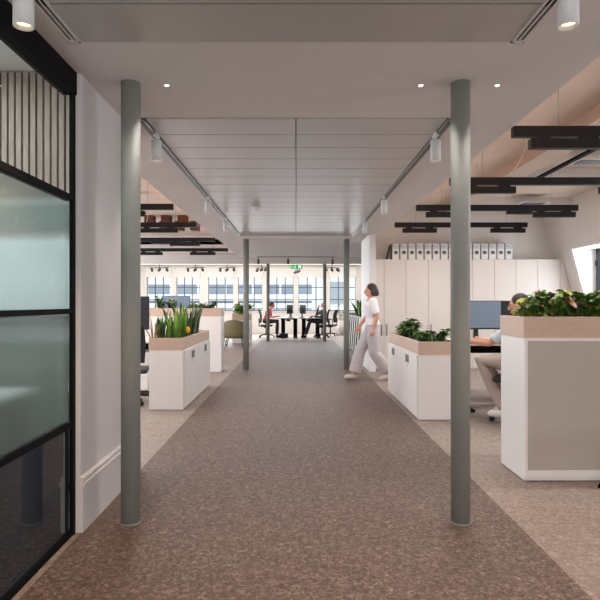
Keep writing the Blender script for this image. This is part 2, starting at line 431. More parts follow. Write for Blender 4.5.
tag(MB().box(-3.55, -1.29, 4.2, 4.248, 1.86, 2.04).build('dark_band_strip', mat('strip_grey', (122, 132, 126), .6)), 'dull grey strip added as the dark band behind fluted glass', 'wall panel')
rt = thing('meeting_table', 'dim table top blurred behind the lower fluted glass', 'table', (-2.5, 2.6, 0))
o = MB().box(-3.0, -1.75, 1.2, 3.7, .71, .74, bev=.005).build('tabletop', M_deskw, rt); o.matrix_parent_inverse = Matrix.Translation((2.5, -2.6, 0))
for x, y in ((-2.9, 1.3), (-1.85, 1.3), (-2.9, 3.6), (-1.85, 3.6)):
    o = MB().box(x-.025, x+.025, y-.025, y+.025, 0, .71).build('leg', M_black, rt); o.matrix_parent_inverse = Matrix.Translation((2.5, -2.6, 0))

t = thing('darkening_cabinet', 'dull green grey low cabinet added to darken the lower fluted glass', 'cabinet', (-3.3, 3.85, 0))  # invented cabinet, put in to darken the view through the lower glass
MB().box(0, 1.85, 0, .34, .06, 1.02, bev=.004).build('carcass', mat('cabinet_green_grey', (112, 122, 112), .6), t)
MB().box(.04, 1.81, .04, .32, 0, .06).build('plinth', M_black, t)
for k in range(3): d = MB().box(.01+k*.615, .61+k*.615, -.018, -.001, .08, 1.0).build('door', mat('cabinet_green_grey', (112, 122, 112), .6), t); MB().box(.54+k*.615, .55+k*.615, -.03, -.018, .6, .8).build('handle', M_black, d)
# ------------------------------------------------------------------ columns
cl = ['slim grey green column nearest on the left', 'slim grey green column nearest on the right', 'second grey column on the left beside the low planters', 'second grey column on the right in front of the walking person',
      'distant grey column on the left beside the person in red', 'distant grey column on the right beside the person in black']
for (x, y, zt), lb in zip(((-.977, 3.31, 2.6), (.972, 3.31, 2.6), (-.97, 10.87, 2.54), (.98, 10.87, 2.54), (-.958, 19.16, 2.64), (.98, 19.16, 2.64)), cl):
    c = thing('round_column', lb, 'column', (x, y, 0), group='slim round columns along the corridor')
    MB().cyl(0, 0, .0, zt, .056, 40).build('shaft', M_col, c)
    MB().cyl(0, 0, .001, .012, .061, 40).build('base_ring', M_col, c)

# ------------------------------------------------------------------ tracks and spots
def track(x0, y0, x1, y1, label, z=ZC, m=M_steel):
    t = thing('lighting_track', label, 'lighting track', ((x0+x1)/2, (y0+y1)/2, z))
    dx, dy = abs(x1-x0)/2, abs(y1-y0)/2
    if dx < dy:
        MB().box(-.018, .018, -dy, dy, -.014, -.001).box(-.026, -.018, -dy, dy, -.02, -.001).box(.018, .026, -dy, dy, -.02, -.001).build('rail', M_steel, t)
        MB().box(-.0165, .0165, -dy+.03, dy-.03, -.0195, -.014).build('slot', M_spotd, t)
    else:
        MB().box(-dx, dx, -.012, .012, -.016, -.001).build('rail', M_handle, t)
    return t
track(-1.09, 3.95, -1.09, 10.7, 'long track with cylinder spots on the left edge of the plank ceiling')
track(1.09, 3.95, 1.09, 10.7, 'long track with cylinder spots on the right edge of the plank ceiling')
track(-1.09, 15.7, 1.09, 15.7, 'dark cross track at the far edge of the corridor ceiling')
for sx, lb in ((-1, 'slot air diffuser beside the ceiling panel at top left'), (1, 'slot air diffuser beside the ceiling panel at top right')):
    t = thing('slot_diffuser', lb, 'air diffuser', (sx*1.1025, 0, ZC))
    MB().box(-.032, -.020, -3, 2.79, -.006, .012).box(.020, .032, -3, 2.79, -.006, .012).box(-.032, .032, 2.775, 2.79, -.006, .012).box(-.004, .004, -3, 2.775, -.004, .012).build('frame', M_plaster, t)
    MB().box(-.019, .019, -3, 2.77, .004, .02).build('slot', M_spotd, t)
    for k in range(3):
        MB().box(-.016, .016, .55+k*.75, .95+k*.75, -.001, .006).build('vane', M_black, t)
WARM = (1, .92, .87)
def spot(x, y, label, zb=2.385, power=38, tilt=(0, 0)):
    wc = (1, .64, .40) if y < 3 else WARM
    if y < 3: power = 92
    t = thing('cylinder_spotlight', label, 'spotlight', (x, y, zb), group='pale cylinder spotlights on the ceiling tracks')
    mb = MB(); n = 28
    prof = [(.039, .0), (.039, .155), (.034, .16), (.0001, .16)]
    mb.loft([[Vector((r*math.cos(2*PI*k/n), r*math.sin(2*PI*k/n), z)) for k in range(n)] for r, z in [(.030, .022), (.035, 0)]+prof], cap=False).build('housing', M_spot, t)
    MB().cyl(0, 0, .018, .022, .0305, 24).build('lens', M_lamp, t)
    MB().cyl(0, 0, .16, 2.581-zb, .008, 12).build('stem', M_spot, t)
    MB().box(-.014, .014, -.05, .05, 2.571-zb, 2.597-zb).build('adaptor', M_spot, t)
    light('spot_lamp', 'SPOT', (x, y, zb-.005), power, wc, (tilt[0], tilt[1], 0), .03, spot=R(100), blend=.8)
for x, y, lb in ((-1.07, 2.2, 'large pale cylinder spotlight cropped at the top left'), (-1.07, .3, 'pale cylinder spotlight added overhead on the left, above the frame'), (1.07, .3, 'pale cylinder spotlight added overhead on the right, above the frame'), (-1.07, 4.29, 'first cylinder spotlight on the left track'), (-1.07, 6.8, 'second cylinder spotlight on the left track'), (-1.07, 8.5, 'third cylinder spotlight on the left track'),  # the pair above the frame is added for warm pools on the floor
                 (1.07, 2.2, 'large pale cylinder spotlight cropped at the top right'), (1.07, 4.29, 'first cylinder spotlight on the right track'), (1.07, 6.8, 'second cylinder spotlight on the right track'), (1.07, 8.7, 'third, smallest spotlight on the right track')):
    spot(x, y, lb)
for x, y, lb in ((-.77, 3.34, 'tiny bright recessed downlight left of centre near the left column'), (.745, 3.34, 'tiny bright recessed downlight just left of the right column'), (1.2, 3.34, 'tiny bright recessed downlight just right of the right column')):
    t = thing('recessed_downlight', lb, 'downlight', (x, y, ZC), group='tiny recessed downlights')
    MB().cyl(0, 0, -.003, -.0005, .018, 20).build('trim_ring', M_white, t); MB().cyl(0, 0, -.005, -.003, .011, 16).build('lens', M_down, t)
    light('downlight_lamp', 'SPOT', (x, y, ZC-.02), 14, WARM, (0, 0, 0), .02, spot=R(80), blend=.7)
t = thing('smoke_detector', 'small white smoke detector on the plank ceiling left of centre', 'smoke detector', (-.54, 7.6, ZC-.004))
MB().cyl(0, 0, -.03, -.0, .055, 24, r1=.06).build('base', M_white, t); MB().cyl(0, 0, -.05, -.03, .03, 20, r1=.045).build('sensor', M_spot, t)

# far multi head spot fixtures
def cluster(x, y, label, ang, zt):
    t = thing('spotlight_bar', label, 'spotlight', (x, y, zt), ang, group='dark spotlight bars in front of the far windows')
    MB().cyl(0, 0, -.36, 0, .012, 10).build('stem', M_spotd, t)
    MB().box(-.38, .38, -.02, .02, -.39, -.36).build('bar', M_spotd, t)
    for k, (px, rz) in enumerate(((-.3, .5), (0, -.3), (.3, .7))):
        d = Vector((math.sin(rz)*.12, -.09, -.05))
        MB().tube([(px, 0, -.39), (px, 0, -.43)], .01, 8).tube([Vector((px, 0, -.45))-d*.5, Vector((px, 0, -.45))+d*.6], .045, 14).build('lamp_head', M_spotd, t)
for x, y, a, lb in ((-4.95, 20.3, -.25, 'leftmost dark spotlight bar before the far windows'), (-3.65, 20.3, -.35, 'second dark spotlight bar from the left before the far windows'), (-2.5, 20.3, -.5, 'dark spotlight bar left of the second left column'),
                 (-1.25, 20.3, -1.0, 'dark spotlight bar right of the second left column'), (.05, 21.5, -1.35, 'dark spotlight bar under the exit sign'), (1.3, 20.3, .7, 'dark spotlight bar beside the distant right column')):
    cluster(x, y, lb, a, 2.95)
for x, y, lb in ((-.22, 15.6, 'spotlight hanging at the middle of the far cross track'), (1.02, 15.6, 'spotlight hanging at the right end of the far cross track'), (-1.05, 15.6, 'spotlight hanging at the left end of the far cross track')):
    t = thing('track_spotlight', lb, 'spotlight', (x, y, ZC), group='spotlights on the far cross track')
    MB().cyl(0, 0, -.09, -.016, .01, 10).build('stem', M_handle, t); MB().tube([(0, .02, -.09), (0, -.02, -.21)], .034, 16).build('lamp_head', M_spotd, t)

# exit sign
t = thing('exit_sign', 'green running man exit sign hanging in front of the far windows', 'exit sign', (.02, 19.0, 2.60))
MB().box(-.19, .19, -.015, .015, -.14, .0).build('panel', M_green, t)
mb = MB(); yf = -.017
mb.box(.06, .15, yf-.002, yf, -.12, -.02); 
mb.ball((-.045, yf, -.03), (.011, .003, .011), None, 10, 6)
mb.tube([(-.04, yf, -.045), (-.06, yf, -.085)], .008, 6, flat=.6).tube([(-.06, yf, -.085), (-.03, yf, -.105), (-.035, yf, -.13)], .006, 6).tube([(-.06, yf, -.085), (-.085, yf, -.10), (-.11, yf, -.10)], .006, 6)
mb.tube([(-.045, yf, -.05), (-.01, yf, -.06), (.0, yf, -.045)], .005, 6).tube([(-.045, yf, -.05), (-.075, yf, -.06), (-.085, yf, -.08)], .005, 6)
mb.prism([(-.17, yf, -.07), (-.14, yf, -.04), (-.14, yf, -.1)], (0, -.002, 0))
mb.build('pictogram', M_exitw, t)
MB().cyl(-.12, 0, 0, .04, .004, 8).cyl(.12, 0, 0, .04, .004, 8).build('hanger', M_spotd, t)

# ------------------------------------------------------------------ linear pendants
def pendant(x0, x1, y, label, lower=((.13, .7), (1.6, 2.17)), thin=None, flip=False, top=ZV):
    t = thing('linear_pendant', label, 'pendant light', (x0, y, 2.6), group='black linear pendants over the desk bays')
    L = x1-x0
    MB().box(0, L, -.03, .03, -.04, .04, bev=.003).build('bar', M_pend, t)
    for a, b in lower:
        if b > L: continue
        mb = MB().box(a, b, -.03, .03, -.128, -.056, bev=.003)
        for c0, c1 in ((a+.06, a+.15), (b-.18, b-.06)): mb.box(c0, c1, -.028, .028, -.058, -.036)
        mb.build('lamp_module', M_pend, t)
    if thin: MB().box(thin[0], thin[1], -.03, .03, -.085, -.04).build('driver_box', M_pend, t)
    for xx in (.35, L-.35):
        MB().cyl(xx, 0, .04, top-2.6, .0025, 6).build('suspension_wire', M_steel, t)
    pts = [Vector((.55+.28*math.sin(k/9*PI*.5)*1.0, 0, .04+(top-2.64)*(k/9)**1.7)) for k in range(10)]
    MB().tube(pts, .005, 6).build('power_cord', M_cable, t)
    light('pendant_lamp', 'AREA', ((x0+x1)/2, y, 2.46), 26 if x0 > 0 else 36, (1, .98, .96), (0, 0, 0), L*.8, .05)
    return t
for y, lb, th in ((4.26, 'nearest black linear pendant on the right, cropped by the frame', (1.05, 1.25)), (5.99, 'second black linear pendant from the front on the right', None), (7.66, 'third black linear pendant on the right, ending above the tall planter', (1.24, 1.58)), (9.33, 'farthest black linear pendant on the right, above the file boxes', None)):
    pendant(1.645, 3.85, y, lb, thin=th, top=(3.06 if False else ZV))
for y, lb, th in ((5.9, 'black linear pendant added out of sight behind the nearest left column', None), (7.58, 'nearest black linear pendant visible on the left', None), (9.33, 'second black linear pendant on the left', None), (11.5, 'third black linear pendant on the left', (.9, 1.3)), (13.7, 'farthest black linear pendant on the left', None)):  # the first is unseen, added to light the low planter's front
    pendant(-1.66-2.21, -1.66, y, lb, lower=((.04, .61), (1.28, 1.9)) if y > 9 else ((.04, .61), (1.2, 1.83)), thin=th)
# left bay: exposed dark timbers and pipes high up
for i, (y, x0) in enumerate(((12.1, -2.0), (13.0, -1.9))):
    for k in range(4):
        tag(MB().box(x0-.2-k*.36, x0-.02-k*.36, y, y+.3, 3.0, ZV).build('joist_end', M_timber), 'dark brown timber joist end high in the left bay', 'joist', 'dark timber joist ends in the left bay')
for y, lb in ((6.6, 'white pipe crossing high over the left desks'), (8.5, 'second white pipe crossing over the left desks')):
    tag(MB().tube([(-6.5, y, 2.98), (-1.75, y, 2.98)], .022, 12).build('ceiling_pipe', M_white), lb, 'pipe')
for y0, lb in ((5.4, 'long dark slot light on the right bay ceiling, left one'), ):
    tag(MB().box(3.35, 3.41, 5.9, 7.8, 3.03, 3.06).build('ceiling_slot', M_black), 'dark slot running along the right bay ceiling', 'air slot')
for x, y, lb in ((3.7, 7.0, 'square grille on the right bay ceiling over the second pendant'), (4.2, 9.9, 'square grille on the right bay ceiling near the back wall')):
    t = thing('ceiling_grille', lb, 'air grille', (x, y, 3.06))
    MB().box(-.25, .25, -.14, .14, 0, .02).build('frame', M_plaster, t)
    MB().box(-.2, .2, -.1, .1, -.004, -.001).build('vent', M_filed, t)

# ------------------------------------------------------------------ planters
def planter(label, x0, x1, y0, y1, h, wood, door_face=None, sgn=1, back_frame=False):
    t = thing('storage_planter', label, 'planter cabinet', (x0, y0, 0))
    def P(o): o.matrix_parent_inverse = Matrix.Translation((-x0, -y0, 0)); return o
    P(MB().box(x0, x1, y0, y1, .003, h-wood, bev=.003).build('carcass', M_lacq, t))
    w = .018; mb = MB()
    mb.box(x0-.004, x1+.004, y0-.004, y0+w, h-wood, h).box(x0-.004, x1+.004, y1-w, y1+.004, h-wood, h)
    mb.box(x0-.004, x0+w, y0+w, y1-w, h-wood, h).box(x1-w, x1+.004, y0+w, y1-w, h-wood, h)
    P(mb.build('planting_trough', M_oak if wood < .2 else M_oak, t))
    P(MB().box(x0+w, x1-w, y0+w, y1-w, h-wood, h-.03).build('soil', M_soil, t))
    if door_face:
        X = x1 if sgn > 0 else x0; ym = (y0+y1)/2
        for a, b in ((y0+.02, ym-.003), (ym+.003, y1-.004)):
            xx = sorted((X, X+sgn*.018))
            d = P(MB().box(xx[0], xx[1], a, b, .035, h-wood-.008, bev=.002).build('door', M_lacq, t))
            hx = sorted((X+sgn*.018, X+sgn*.024)); c = (a+b)/2+.05
            hd = MB().box(hx[0], hx[1], c-.09, c+.09, .585, .68, bev=.002).build('handle', M_handle, d)
            hx2 = sorted((X+sgn*.0175, X+sgn*.0195))
            P(MB().box(hx2[0], hx2[1], c-.004, c+.004, .53, .565).build('lock', M_handle, t))
    if back_frame:
        e = .022
        mb = MB().box(x0, x1, y0-.012, y0-.001, .03, .03+.05).box(x0, x0+e, y0-.012, y0-.001, .08, h-wood).box(x1-e, x1, y0-.012, y0-.001, .08, h-wood).box(x0+e, x1-e, y0-.012, y0-.001, h-wood-.022, h-wood)
        P(mb.build('frame', M_lacq, t))
        P(MB().box(x0+e, x1-e, y0-.006, y0-.002, .08, h-wood-.022).build('back_panel', M_greige, t))
    return t
planter('low white storage planter with two doors and snake plants on the left', -1.785, -1.372, 6.8, 8.82, .875, .145, True, 1)
planter('low white storage planter with two doors in front of the right column', 1.362, 1.80, 6.22, 8.18, .87, .145, True, -1)
planter('tall white planter cabinet nearest on the right with oak trough', 1.665, 4.1, 4.09, 4.55, 1.2, .155, None, 1, True)
planter('tall white planter cabinet behind the low left one', -3.2, -1.41, 10.55, 10.98, 1.2, .15)
planter('small distant white planter beside the second left column', -2.05, -1.45, 18.0, 18.4, .95, .2)
# striped divider planter at the far right
t = thing('slatted_planter', 'planter divider with black and white slatted side behind the second right column', 'planter', (1.5, 13.3, 0))
MB().box(.03, .42, 0, 3.7, .04, .97).build('body', M_white, t)
MB().box(.02, .43, -.01, 3.71, .97, 1.0).build('rim', M_black, t)
mb = MB()
for k in range(9):
    y = -.7+k*.5
    p0, p1 = (y, .95), (y+.6, .06)
    a = Vector((.0, p0[0], p0[1])); b = Vector((.0, p1[0], p1[1]))
    if a.y < 0: tt = -a.y/(b.y-a.y); a = a+(b-a)*tt
    if b.y > 3.7: tt = (3.7-a.y)/(b.y-a.y); b = a+(b-a)*tt
    if b.y-a.y < .02 or 3.7-a.y < .05: continue
    if 3.7-b.y < .01: b = b-(b-a)*.02
    mb.prism([a, a+Vector((0, min(.24, 3.7-a.y), 0)), b+Vector((0, min(.24, 3.7-b.y), 0)), b], (.004, 0, 0))
mb.bm.transform(Matrix.Translation((.025, 0, 0))); mb.build('slats', M_black, t)

# ------------------------------------------------------------------ plants
def leaf(mb, base, d, length, width, m, droop=.3, seg=3):
    d = d.normalized(); side = d.cross(Vector((0, 0, 1)))
    if side.length < .05: side = Vector((1, 0, 0))
    side.normalize(); side = (Matrix.Rotation(random.uniform(-.7, .7), 3, d) @ side)
    nrm = side.cross(d).normalized()
    L = []; Rr = []; C = []
    for i in range(seg+1):
        t = i/seg; w = width*.5*math.sin(PI*(t*.86+.09))**.8 if i < seg else .002
        c = base+d*length*t+Vector((0, 0, -1))*droop*length*t*t
        C.append(c); L.append(c-side*w+nrm*w*.35); Rr.append(c+side*w+nrm*w*.35)
    vs = [[mb.bm.verts.new(p) for p in r] for r in (L, C, Rr)]
    k = mb.mi(m)
    for i in range(seg):
        for a, b in ((0, 1), (1, 2)):
            f = mb.bm.faces.new((vs[a][i], vs[b][i], vs[b][i+1], vs[a][i+1])); f.material_index = k; f.smooth = True
def bush(name, label, x, y, z, rx, ry, h, n, ll, lw, mats, cat='plant', group=None, droop=.35, stems=9, up=.35):
    t = thing(name, label, cat, (x, y, z), group=group)
    mb = MB(); ms = MB()
    tips = []
    for s in range(stems):
        a = random.uniform(0, 2*PI); r = random.uniform(.2, .95)
        tip = Vector((math.cos(a)*rx*r, math.sin(a)*ry*r, h*random.uniform(.45, .95)))
        base = Vector((tip.x*.35, tip.y*.35, -.02)); mid = (base+tip)/2+Vector((0, 0, h*.12))
        ms.tube([base, mid, tip], [.006, .005, .003], 6); tips.append((base, mid, tip))
    for i in range(n):
        b, m_, tp = random.choice(tips); u = random.uniform(.15, 1)
        p = b*(1-u)**2+m_*2*u*(1-u)+tp*u*u
        a = random.uniform(0, 2*PI)
        d = Vector((math.cos(a), math.sin(a), random.uniform(-.2, up*2)))
        l = ll*random.uniform(.6, 1.15)
        leaf(mb, p, d, l, lw*l/ll, random.choices([m for m, w in mats], [w for m, w in mats])[0], droop)
    ms.build('stems', M_stem, t); mb.build('foliage', None, t, recalc=False)
    return t
def blades(name, label, x, y, z, r, h, n, mats, w=.045, splay=.28, group=None, square=None):
    t = thing(name, label, 'plant', (x, y, z), group=group); mb = MB()
    for i in range(n):
        a = random.uniform(0, 2*PI); rr = r*math.sqrt(random.random())
        base = Vector((math.cos(a)*rr*.7, math.sin(a)*rr*.7, -.015)); hh = h*random.uniform(.55, 1.0)
        lean = Vector((math.cos(a), math.sin(a), 0))*random.uniform(.02, splay)*hh
        tw = random.uniform(0, PI); sd = Vector((math.cos(tw), math.sin(tw), 0)); nn = Vector((-sd.y, sd.x, 0))
        k = mb.mi(random.choice(mats)); rows = []
        for j in range(7):
            u = j/6; c = base+Vector((0, 0, hh*u))+lean*u*u
            ww = w*.5*(.55+1.2*u*(1-u)*2)*(1-u**5) + .001; s2 = Matrix.Rotation(u*.7, 3, 'Z') @ sd; n2 = Matrix.Rotation(u*.7, 3, 'Z') @ nn
            rows.append([mb.bm.verts.new(q) for q in (c-s2*ww+n2*ww*.4, c-n2*.002, c+s2*ww+n2*ww*.4)])
        for j in range(6):
            for q in (0, 1):
                f = mb.bm.faces.new((rows[j][q], rows[j][q+1], rows[j+1][q+1], rows[j+1][q])); f.smooth = True; f.material_index = k
    mb.build('foliage', None, t, recalc=False)
    return t
G1 = 'bushy plants in the near right planter'
mixg = [(M_leafd, 4), (M_leaf, 5), (M_leafy, 1.4), (M_leafp, .8)]
zs = 1.17
bush('leafy_plant', 'yellow leaved plant at the left end of the near right planter', 1.80, 4.34, zs, .10, .16, .17, 150, .07, .036, [(M_leafy, 5), (M_leaf, 3), (M_leafd, 2)], group=G1)
for x, lb, mx in ((1.93, 'dark mixed leafy plant, second in the near right planter', mixg), (2.08, 'dark leafy plant in the middle of the near right planter', [(M_leafd, 6), (M_leaf, 3), (M_leafp, 1)]),
              (2.24, 'leafy plant with long bright leaves at the right frame edge', [(M_leaf, 5), (M_leafd, 4), (M_leafy, 1)]), (2.42, 'leafy plant of the near right planter, half out of frame', mixg)):
    bush('leafy_plant', lb, x, 4.31, zs, .15, .19, .235, 430, .085, .05, mx, group=G1)
bush('leafy_plant', 'leafy plant of the near right planter past the right frame edge', 2.75, 4.31, zs, .2, .19, .235, 400, .085, .042, mixg, group=G1)
G2 = 'plants in the low right planter'
bush('leafy_plant', 'taller dark green plant at the far end of the low right planter', 1.50, 7.5, .84, .14, .42, .25, 420, .11, .05, [(M_leafd, 5), (M_leafo, 3), (M_leaf, 1)], group=G2)
bush('leafy_plant', 'low spreading green plant at the near end of the low right planter', 1.58, 6.66, .84, .21, .38, .17, 520, .085, .042, [(M_leafd, 4), (M_leaf, 3), (M_leafo, 1)], group=G2)
G3 = 'snake plants in the low left planter'
for x, y, h, lb in ((-1.66, 7.0, .40, 'snake plant at the near left corner of the low left planter'), (-1.52, 7.15, .42, 'snake plant at the near right corner of the low left planter'), (-1.60, 7.45, .46, 'snake plant in the middle of the low left planter'),
                    (-1.56, 7.85, .5, 'tall dark snake plant behind the middle of the low left planter'), (-1.55, 8.35, .5, 'tall snake plant at the far end of the low left planter')):
    blades('snake_plant', lb, x, y, .845, .13, h, 20, [M_leaf, M_leafd, M_leafb] if y < 7.7 else [M_leafd, M_leafo], group=G3)
t = blades('yellow_flower_plant', 'small plant with a yellow orange bloom on the low left planter', -1.45, 7.42, .845, .05, .12, 7, [M_leafd], w=.02)
MB().ball((.02, -.02, .1), (.03, .03, .045), None, 10, 8).tube([(0, 0, 0), (.02, -.02, .08)], .004, 6).build('bloom', M_flower, t)
blades('spiky_plant', 'thin arching stems leaning left out of the low left planter', -1.74, 6.86, .845, .05, .36, 6, [M_leafp, M_leafd], w=.014, splay=.75)
G4 = 'plants in the tall left planter'
for x, lb, h in ((-2.62, 'grey green plant at the left end of the tall left planter', .26), (-2.38, 'grey green plant left of centre in the tall left planter', .24),):
    bush('leafy_plant', lb, x, 10.76, 1.17, .17, .17, h, 260, .10, .03, [(M_leafo, 5), (M_leafd, 3)], group=G4, up=.8)
for x, lb, h in ((-1.98, 'low green plant right of centre in the tall left planter', .16), (-1.7, 'low green plant at the right end of the tall left planter', .17)):
    bush('leafy_plant', lb, x, 10.76, 1.17, .2, .17, h, 260, .08, .035, [(M_leafd, 4), (M_leaf, 3), (M_leafo, 2)], group=G4)
bush('leafy_plant', 'bright green plant on the distant planter beside the second left column', -1.72, 18.2, .92, .42, .3, .36, 160, .3, .09, [(M_leafb, 5), (M_leafd, 3)], up=.5)
blades('leafy_plant', 'bright green upright plant on the slatted planter', 1.72, 14.6, .97, .2, .45, 40, [M_leafb, M_leaf], w=.08, splay=.5)
bush('leafy_plant', 'wispy pale plant against the far white wall by the right column', 1.85, 22.8, .6, .3, .3, .7, 60, .14, .05, [(M_leafo, 3), (M_leafb, 1)], up=.8)
t = thing('plant_pot', 'white pot on the floor by the far right wall', 'plant pot', (1.85, 22.8, 0)); MB().cyl(0, 0, 0, .6, .16, 24, r1=.22).build('pot', M_white, t); MB().cyl(0, 0, .6, .605, .2, 20).build('soil', M_soil, t)

# ------------------------------------------------------------------ cupboards along the back of the right bay
YC = 11.0; ZT = 2.16
bnd = [(1.515, (1.73, 2.16)), (2.16, (2.597, 3.03)), (3.03, (3.463, 3.9)), (3.9, (4.32, 4.75)), (4.75, (5.19,))]
lbs = ['narrow tall white cupboard beside the walking person', 'tall white cupboard with a bar handle behind the low right planter', 'tall white cupboard behind the nearest right column', 'tall white cupboard behind the desk monitor', 'last tall white cupboard beside the sloping wall']
for (x0, js), lb in zip(bnd, lbs):
    t = thing('tall_cupboard', lb, 'cupboard', (x0, YC, 0), group='tall white cupboards along the back wall')
    x1 = js[-1]
    MB().box(.002, x1-x0-.002, .02, .34, 0, ZT).build('carcass', M_cup, t)
    a = x0
    for k, j in enumerate(js):
        d = MB().box(a-x0+.003, j-x0-.003, 0, .019, .03, ZT-.004, bev=.002).build('door', M_cup, t)
        hx = (a-x0+.05) if k % 2 else (j-x0-.05)
        if x0 > 1.6 and k == 0: hx = a-x0+.07
        MB().tube([(hx, -.03, .66), (hx, -.03, .88)], .009, 8).tube([(hx, -.03, .69), (hx, 0, .69)], .006, 6).tube([(hx, -.03, .85), (hx, 0, .85)], .006, 6).build('handle', M_handle, d)
        a = j
tag(MB().prism([(5.195, YC, 0), (5.195, YC, ZT), (mans(ZT)-.005, YC, ZT), (mans(0)-.005, YC, 0)], (0, .3, 0)).build('filler_panel', M_cup), 'white sloping filler panel between cupboards and leaning wall', 'panel')
# magazine files on top
for k in range(15):
    x = 1.90+k*.1592
    place = ['leftmost', 'second', 'third', 'fourth', 'fifth', 'sixth', 'seventh', 'eighth', 'ninth', 'tenth', 'eleventh', 'twelfth', 'thirteenth', 'fourteenth', 'rightmost'][k]
    lb = 'white magazine file, %s on the cupboards' % (place+' of the row' if k in (0, 14) else place+' from the left of the row')
    t = thing('magazine_file', lb, 'file box', (x, 11.03, ZT), group='magazine files on top of the cupboards')
    mb = MB().prism([(0, 0, .0), (0, 0, .31), (0, .08, .33), (0, .24, .33), (0, .24, 0)], (.012, 0, 0))
    mb.prism([(.121, 0, 0), (.121, 0, .31), (.121, .08, .33), (.121, .24, .33), (.121, .24, 0)], (.012, 0, 0)).box(.012, .121, .0, .01, 0, .31).box(.012, .121, .23, .24, 0, .33).box(.012, .121, .01, .23, 0, .01)
    mb.build('case', M_file, t)
    MB().box(.002, .131, -.003, -.001, .205, .30).build('label', mat('file_label', (196, 202, 204), .6), t)
    n = 20; MB().loft([[Vector((.0665+.04*math.cos(2*PI*i/n), yv, .135+.036*math.sin(2*PI*i/n))) for i in range(n)] for yv in (-.004, -.001)]).build('emblem', M_filed, t)
    MB().box(.02, .05, -.005, -.003, .262, .27).box(.02, .09, -.005, -.003, .245, .251).build('lettering', M_filed, t)
tag(MB().prism([(1.80, 11.05, ZT), (1.87, 11.05, ZT+.3), (1.882, 11.05, ZT+.3), (1.812, 11.05, ZT)], (0, .22, 0)).build('magazine_file', M_filel), 'dark file leaning at the left end of the file row', 'file box')

# ------------------------------------------------------------------ desks, monitors, chairs
def desk(label, x0, x1, y0, y1, h, m, name='desk', lw=.07):
    t = thing(name, label, 'desk', (x0, y0, 0)); w, d = x1-x0, y1-y0
    MB().box(0, w, 0, d, h-.025, h, bev=.004).build('desktop', m, t)
    MB().box(.1, w-.1, d/2-.02, d/2+.02, h-.08, h-.026).build('crossbeam', M_black, t)
    for x in (.12, w-.18):
        MB().box(x, x+lw, d/2-.04, d/2+.04, .03, h-.03).box(x, x+lw, .06, d-.06, 0, .03).box(x, x+lw, .08, d-.08, h-.06, h-.027).build('leg', M_black, t)
    MB().box(.3, w-.3, d-.2, d-.05, h-.16, h-.1).build('cable_tray', M_black, t)
    return t
def monitor(label, x, y, z, w, h, rz, on=False, group=None):
    t = thing('monitor', label, 'monitor', (x, y, z), rz, group); b = .15
    MB().box(-w/2, w/2, -.012, .012, b, b+h, bev=.004).build('casing', M_blackf, t)
    MB().box(-w/2+.008, w/2-.008, -.0145, -.0125, b+.02, b+h-.008).build('screen', M_screen if on else M_screenoff, t)
    MB().box(-.03, .03, .013, .03, .008, b+h*.6).build('stand', M_blackf, t)
    MB().box(-.12, .12, -.08, .12, 0, .008, bev=.003).build('foot', M_blackf, t)
    return t
def chair(label, x, y, rz, seat=.46, mback=M_mesh):
    t = thing('office_chair', label, 'office chair', (x, y, 0), rz)
    mb = MB().box(-.24, .24, -.22, .24, seat-.06, seat, bev=.025); mb.build('seat', M_mesh, t)
    rows = []
    for i in range(7):
        u = i/6; z = seat+.08+u*.5; yy = -.24-.05*math.sin(u*PI)*-1-.06*u; w = .22-.03*abs(u-.45)
        rows.append([Vector((w*s, yy+.05*(s*s), z)) for s in (-1, -.66, -.33, 0, .33, .66, 1)]+[Vector((w*s, yy+.05*(s*s)-.025, z)) for s in (1, .66, .33, 0, -.33, -.66, -1)])
    MB().loft(rows).build('backrest', mback, t)
    MB().tube([(0, -.15, seat-.07), (0, -.27, seat-.04), (0, -.275, seat+.25)], .022, 10).build('back_support', M_blackf, t)
    MB().cyl(0, 0, .12, seat-.1, .028, 16).cyl(0, 0, seat-.11, seat-.06, .10, 16).build('gas_column', M_blackf, t)
    for s in (-1, 1):
        MB().tube([(s*.2, .0, seat-.03), (s*.28, .0, seat-.02), (s*.29, .0, seat+.19)], .014, 8).box(s*.29-.03, s*.29+.03, -.12, .12, seat+.19, seat+.215, bev=.008).build('armrest', M_blackf, t)
    for k in range(5):
        a = 2*PI*k/5+.3; c, s = math.cos(a), math.sin(a)
        l = MB().tube([(0, 0, .12), (c*.15, s*.15, .105), (c*.29, s*.29, .08)], [.03, .022, .016], 8).build('base_leg', M_blackf, t)
        q = Vector((-s, c, 0))*.022; p = Vector((c*.29, s*.29, .03))
        MB().tube([p-q, p-q*.2], .029, 12).tube([p+q*.2, p+q], .029, 12).tube([(c*.29, s*.29, .05), (c*.29, s*.29, .085)], .008, 6).build('caster', M_blackf, l)
    return t
desk('pale oak desk behind the tall right planter', 1.94, 3.6, 6.6, 7.36, .82, M_desk)
desk('white desk facing it, further back in the right bay', 1.94, 3.6, 7.44, 8.2, .78, M_deskw)
monitor('monitor with a blue grey display on the right desk', 2.26, 7.02, .82, .62, .36, 0, True)
monitor('dark monitor mostly behind the seated man on the right', 2.90, 7.1, .82, .62, .36, 0)
for x, y, lb in ((1.99, 7.0, 'small dark bottle left of the blue grey monitor'),):
    t = thing('bottle', lb, 'bottle', (x, 6.86, .82)); MB().tube([(0, 0, 0), (0, 0, .12), (0, 0, .15), (0, 0, .2)], [.03, .03, .012, .012], 14).build('glass_body', mat('bottle_red', (92, 40, 36), .3), t); MB().cyl(0, 0, .2, .215, .014, 10).build('cap', M_black, t)
chair('black office chair under the seated man on the right', 2.40, 6.0, R(58), .52)
